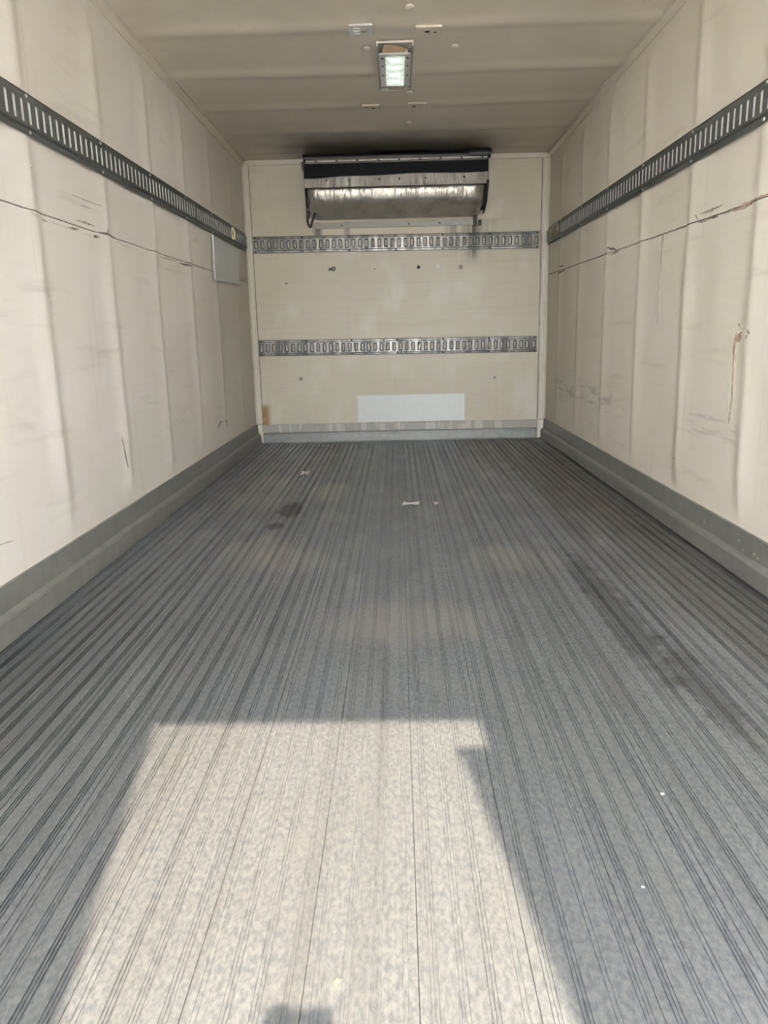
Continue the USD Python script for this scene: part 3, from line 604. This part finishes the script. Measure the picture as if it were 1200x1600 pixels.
hp = smooth_path([(-0.672, -0.30, ez(2.09)), (-0.668, -0.305, ez(2.05)), (-0.652, -0.31, ez(1.98)), (-0.645, -0.31, ez(1.89)), (-0.644, -0.31, ez(1.80)), (-0.650, -0.30, ez(1.745)), (-0.655, -0.28, ez(1.68)), (-0.638, -0.27, ez(1.645)), (-0.622, -0.26, ez(1.69)), (-0.602, -0.24, ez(1.745))], 8)
HO = obj('hose', tube(hp, 0.0082, 8), M_RUBBER, EV, label='black looping hose at the left end')
for z in (1.965, 1.76):
    obj('clip', tube([(-0.650 + 0.012 * math.cos(a), -0.31 + 0.012 * math.sin(a), ez(z)) for a in ang[::2]], 0.004, 6, True), M_GREYBOLT, HO)

# ------------------------------------------------------------------ ceiling: lamp, plates, screw caps
LP = thing('ceiling_lamp', 'lit rectangular ceiling lamp with pale screwed frame', 'lamp', (0.016, 4.27, H - 0.004))
def zl(z): return -z
obj('tray', [box(-0.083, 0.083, -0.335, 0.335, -0.006, 0.0), box(-0.086, -0.079, -0.338, 0.338, -0.022, 0.0, 0.001), box(0.079, 0.086, -0.338, 0.338, -0.022, 0.0, 0.001), box(-0.086, 0.086, 0.331, 0.338, -0.022, 0, 0.001)], M_LAMP_BODY, LP)
obj('rim', box(-0.086, 0.086, -0.342, -0.337, -0.010, 0.0, 0.001), M_FLAKE, LP, label='white front edge of the tray')
fr = sbox(-0.072, -0.245, 0.071, 0.215).buffer(0.006).difference(sbox(-0.046, -0.222, 0.046, 0.214))
obj('frame', [extrude(fr, ((0, 0, -0.030), (1, 0, 0), (0, 1, 0), (0, 0, 1)), 0.008), box(-0.060, 0.060, -0.235, 0.212, -0.023, -0.004)], M_LAMP_FRAME, LP)
LN = obj('lens', box(-0.0455, 0.0455, -0.2215, 0.2135, -0.0285, -0.0205, 0.001), M_LENS, LP, label='glowing lamp lens')
for y in (-0.165, -0.062, 0.048, 0.150):
    obj('led_module', trimesh.convex.convex_hull(np.array([(x * sx, y + dy * sy, z) for sx in (-1, 1) for sy in (-1, 1) for x, dy, z in ((0.026, 0.022, -0.0286), (0.018, 0.014, -0.0325))])), M_LED, LN)
for x in (-0.060, 0.060):
    for y in (-0.205, -0.095, 0.045):
        obj('screw', cyl((x, y, -0.030), (0, 0, -1), 0.006, 0.003, 10), M_DARKBOLT, LP)
obj('cardboard_shim', trimesh.convex.convex_hull(np.array([(-0.05, -0.318, -0.012), (-0.02, -0.333, -0.012), (0.060, -0.285, -0.018), (0.045, -0.262, -0.024), (-0.062, -0.262, -0.024), (-0.05, -0.318, -0.0135), (0.060, -0.285, -0.020)])), M_CARD, LP, label='tan cardboard scrap tucked behind the frame')
obj('packing_block', box(-0.036, 0.050, 0.226, 0.315, -0.022, -0.005, 0.002), M_WOOD, LP, label='beige packing block')
bl = trimesh.creation.icosphere(2, 0.018); bl.apply_scale([1, 1.3, 0.6]); bl.apply_translation([0.064, 0.315, -0.014])
obj('sealant_blob', bl, M_SEALANT, LP, label='white lump of sealant at the far corner')
def anchor(label, x, y, w, l, mat, holes, frame=True):
    t = thing('ceiling_plate', label, 'plate', (x, y, H - 0.003 - max(float(w_ceil(np.array([y + q * l / 2]), np.array([x]))[0]) for q in (-1, -.5, 0, .5, 1))))
    obj('plate', box(-w / 2, w / 2, -l / 2, l / 2, -0.005, 0.004, 0.001), mat, t)
    for hx, hy, r, m_ in holes:
        obj('screw', cyl((hx, hy, -0.005), (0, 0, -1), r, 0.002, 12, r * 0.7), m_, t)
    if frame:
        obj('ridge', [box(-w * 0.30, -w * 0.05, l * q, l * q + 0.008, -0.0075, -0.004) for q in (-0.3, -0.05, 0.2)] + [box(w * 0.24, w * 0.26, -l * .4, l * .4, -0.007, -0.004), box(w * 0.33, w * 0.35, -l * .4, l * .4, -0.007, -0.004)], mat, t)
anchor('pale ribbed ceiling plate before the lamp, with one dark screw', -0.132, 3.765, 0.104, 0.125, M_PATCH, [(0.013, 0.0, 0.014, M_GREYBOLT)])
anchor('cream ceiling plate before the lamp, with a dark and a faint screw', 0.165, 3.795, 0.115, 0.105, M_CEIL, [(-0.005, 0, 0.0125, M_DARKBOLT), (0.030, 0.01, 0.010, M_SCUFF)], False)
anchor('small cream ceiling plate beyond the lamp with two dark screws', -0.125, 4.945, 0.10, 0.10, M_CEIL, [(0.012, 0, 0.0125, M_DARKBOLT), (-0.026, -0.01, 0.009, M_SCUFF)], False)
anchor('small cream ceiling plate beyond the lamp with a single dark screw', 0.145, 4.93, 0.11, 0.10, M_CEIL, [(-0.020, 0, 0.0125, M_DARKBOLT), (0.012, 0.0, 0.007, M_SCUFF)], False)
for x, y, lab in ((0.080, 3.56, 'white sealant cap in the ceiling, closest of all to the open end'), (-0.115, 4.02, 'white sealant cap in the ceiling on the left side of the lamp'),
                  (0.300, 4.03, 'white sealant cap in the ceiling on the right side of the lamp'), (0.100, 4.70, 'white sealant cap in the ceiling just beyond the lamp'), (0.110, 5.33, 'white sealant cap in the ceiling closest to the cooling unit')):
    b_ = trimesh.creation.icosphere(2, 0.021); b_.apply_scale([1, 1.2, 0.45])
    b_.vertices += 0.004 * (meshkit.fbm(b_.vertices * 60 + x * 9, 2, 2)[:, None] - 0.5)
    b_.apply_translation([0, 0, -0.004])
    t = obj('screw_cap', b_, M_SEALANT, label=lab, cat='screw cap'); UsdGeom.Xformable(t).AddTranslateOp().Set(Gf.Vec3d(x, y, H - float(w_ceil(np.array([y]), np.array([x]))[0])))

# ------------------------------------------------------------------ litter on the floor
def scrap(name, label, cat, x, y, pts, mat, lift=0.006):
    t = thing(name, label, cat, (x, y, 0.0003))
    top = np.array([(a, b, 0.0016 + lift * c) for a, b, c in pts]); bot = top - [0, 0, 0.0009]
    n = len(top); c0 = top.mean(0) + [0, 0, 0.001]; V = np.vstack([top, bot, c0, c0 - [0, 0, 0.0009]]); F = []
    for i in range(n):
        j = (i + 1) % n; F += [[i, j, 2 * n], [n + j, n + i, 2 * n + 1], [i, n + i, j], [j, n + i, n + j]]
    m = trimesh.Trimesh(V, np.array(F), process=False); trimesh.repair.fix_normals(m); m.apply_translation([0, 0, -m.bounds[0][2]])
    obj('sheet', m, mat, t, smooth=False)
scrap('paper_scrap', 'crumpled white paper scrap far back left on the floor', 'paper scrap', -0.596, 4.79, [(-0.025, -0.05, 0), (0.006, -0.04, 1.2), (0.022, -0.045, .2), (0.028, 0.04, 1.8), (0.0, 0.055, 0.4), (-0.02, 0.045, 1.5)], M_PAPER, 0.012)
scrap('paper_scrap', 'torn white paper scrap beside the bit of paper near mid-floor', 'paper scrap', 0.055, 3.86, [(-0.045, -0.035, 0), (0.0, -0.028, .6), (0.040, -0.035, .1), (0.05, 0.03, .8), (-0.005, 0.02, .2), (-0.035, 0.035, .7)], M_PAPER)
scrap('paper_scrap', 'tiny white paper bit, right of the torn one near mid-floor', 'paper scrap', 0.186, 3.85, [(-0.011, -0.028, 0), (0.010, -0.02, .6), (0.012, 0.025, .1), (-0.008, 0.03, .8)], M_PAPER)
scrap('paper_scrap', 'tiny white fleck on the shaded floor right of the sun patch', 'paper scrap', 0.366, 1.04, [(-0.002, -0.002, 0), (0.0025, -0.002, .3), (0.003, 0.002, .1), (-0.002, 0.002, .3)], M_PAPER, 0.003)
scrap('paper_scrap', 'white fleck on the shaded floor, further from the sun patch', 'paper scrap', 0.479, 1.287, [(-0.0035, -0.003, 0), (0.0035, -0.003, .3), (0.004, 0.003, .1), (-0.003, 0.003, .3)], M_PAPER, 0.003)
scrap('dry_leaf', 'small yellow leaf shred in the sun patch', 'leaf', -0.095, 0.862, [(-0.006, -0.002, 0), (-0.002, -0.007, .6), (0.001, -0.002, .1), (0.006, 0.003, .8), (0.002, 0.004, .4), (-0.001, 0.007, .2)], M_LEAF, 0.004)

# ------------------------------------------------------------------ the photographer, whose phone throws the small shadow at the edge of the sun patch
def hull(*sph):
    return m3.Manifold.batch_hull([m3.Manifold.sphere(r, 20).translate((x, y, z)) for x, y, z, r in sph])
def blend(parts, ref, it=10):
    m = m3.Manifold.batch_boolean(parts, m3.OpType.Add).refine_to_length(ref); a = m.to_mesh()
    t_ = trimesh.Trimesh(a.vert_properties[:, :3], a.tri_verts, process=True); trimesh.smoothing.filter_taubin(t_, iterations=it); return t_
PH = thing('phone', 'black phone held up in both hands by the person', 'phone', (0, 0, CAM_Z))
obj('phone_body', box(-0.047, 0.0265, -0.0115, -0.0035, -0.136, 0.0105, 0.0025), M_RUBBER, PH)
obj('screen', box(-0.044, 0.0235, -0.0123, -0.0115, -0.132, 0.008, 0.0003), M_FLAP, PH)
PE = thing('person', 'person in grey shirt and dark trousers holding up a phone at the open end', 'person', (-0.02, -0.68, -0.90))
def q(x, y, z, r): return (x + 0.02, y + 0.68, z + 0.90, r)
def limb(pts): return [hull(q(*a), q(*b)) for a, b in zip(pts[:-1], pts[1:])]
M_SKIN = plain('skin', (0.50, 0.32, 0.23), 0.5, vary=0.06); M_SHIRT = plain('shirt_grey', (0.22, 0.24, 0.27), 0.85); M_TROUSERS = plain('trousers_dark', (0.05, 0.055, 0.07), 0.85); M_HAIR = plain('hair_brown', (0.05, 0.033, 0.022), 0.6); M_SHOE = plain('shoe_black', (0.03, 0.03, 0.03), 0.5)
hx, hy, hz = -0.02, -0.60, 0.755
bones = [hull(q(hx, hy - .005, hz + .03, .083), q(hx, hy + .012, hz - .035, .068), q(hx, hy + .03, hz - .085, .042)), hull(q(hx, hy + .088, hz - .015, .010), q(hx, hy + .10, hz - .035, .013), q(hx, hy + .075, hz + .015, .009))]
bones += [hull(q(hx + s * .080, hy - .01, hz - .005, .011), q(hx + s * .082, hy - .012, hz - .035, .009)) for s in (-1, 1)]
bones += limb([(hx, hy - .015, hz - .06, .052), (hx, -.645, .58, .056)]) + [hull(q(-.02 - .13, -.65, .52, .06), q(-.02 + .13, -.65, .52, .06), q(-.02, -.67, .25, .095), q(-.02, -.70, .05, .10))]
fing = []
for s, ox in ((1, 0.0265), (-1, -0.047)):
    sh, el, wr = (-.02 + s * .19, -.64, .53), (-.02 + s * .225, -.41, .44), (ox + s * .030, -.115, .700 if s > 0 else .730)
    bones += limb([(*sh, .056), (*el, .041)]) + limb([(*el, .040), (*wr, .027)])
    pm = (ox + s * .016, -.040, .752 if s > 0 else .800)                    # palm beside the phone's edge
    bones.append(hull(q(*wr, .024), q(pm[0], pm[1] - .010, pm[2] + .020, .014), q(pm[0], pm[1] - .005, pm[2] - .026, .014)))
    for k, (dz, ln) in enumerate(((.032, .9), (.013, 1.0), (-.006, .95), (-.024, .8))):   # four fingers curl round the edge to the back of the phone
        z = pm[2] + dz
        fing += limb([(pm[0], pm[1] + .004, z, .0088), (ox + s * .0105, -.012, z + .004, .0085), (ox + s * .0085, .0055, z + .006, .0078), (ox - s * .012 * ln, .0055, z + .008, .0068)])
    fing += limb([(pm[0], pm[1] - .012, pm[2] - .005, .011), (ox + s * .004, -.030, pm[2] + .018, .0095), (ox - s * .012, -.0215, pm[2] + .036, .0085)])
bones += [hull(q(-.02 + s * .09, -.71, .02, .085), q(-.02 + s * .095, -.70, -.40, .055)) for s in (-1, 1)] + [hull(q(-.02 + s * .095, -.70, -.40, .052), q(-.02 + s * .10, -.73, -.81, .036)) for s in (-1, 1)]
bones += [hull(q(-.02 + s * .10, -.74, -.85, .034), q(-.02 + s * .11, -.60, -.868, .026)) for s in (-1, 1)]
obj('body', blend(bones + fing, 0.006, 5), M_SKIN, PE, smooth=True)
torso = [hull(q(-.02 - .155, -.65, .53, .064), q(-.02 + .155, -.65, .53, .064), q(-.02 - .07, -.665, .25, .115), q(-.02 + .07, -.665, .25, .115)), hull(q(-.02 - .07, -.665, .25, .115), q(-.02 + .07, -.665, .25, .115), q(-.02 - .06, -.70, -.02, .12), q(-.02 + .06, -.70, -.02, .12))]
for s, ox in ((1, 0.0265), (-1, -0.047)):
    torso += limb([(-.02 + s * .19, -.64, .53, .064), (-.02 + s * .225, -.41, .44, .050)]) + limb([(-.02 + s * .225, -.41, .44, .049), (-.02 + s * .215 - s * .10, -.22, .60, .040)])
obj('shirt', blend(torso, 0.02), M_SHIRT, PE, smooth=True)
legs = [hull(q(-.02 - .06, -.70, .04, .122), q(-.02 + .06, -.70, .04, .122), q(-.02 + s * .09, -.71, -.06, .092)) for s in (-1, 1)]
legs += [m for s in (-1, 1) for m in limb([(-.02 + s * .09, -.71, -.04, .092), (-.02 + s * .095, -.70, -.40, .066), (-.02 + s * .10, -.73, -.80, .052)])]
obj('trousers', blend(legs, 0.02), M_TROUSERS, PE, smooth=True)
obj('hair', blend([hull(q(hx, hy - .02, hz + .045, .085), q(hx, hy - .035, hz - .01, .075))], 0.015), M_HAIR, PE, smooth=True)
for s in (-1, 1):
    obj('shoe', blend([hull(q(-.02 + s * .10, -.75, -.855, .045), q(-.02 + s * .112, -.59, -.866, .034)), hull(q(-.02 + s * .10, -.745, -.80, .045), q(-.02 + s * .10, -.75, -.855, .045))], 0.015), M_SHOE, PE, smooth=True)
    obj('eye', dome((hx + s * .031 + .02, hy + .078 + .68, hz - .002 + .9), (s * .2, 1, 0), .009, .005), M_PAPER, PE)
    obj('pupil', dome((hx + s * .031 + .02, hy + .0825 + .68, hz - .002 + .9), (s * .2, 1, 0), .004, .002), M_RUBBER, PE)
obj('mouth', tube([(hx + .02 - .022, hy + .068 + .68, hz - .072 + .9), (hx + .02, hy + .0745 + .68, hz - .075 + .9), (hx + .02 + .022, hy + .068 + .68, hz - .072 + .9)], .005, 8), M_RED, PE)
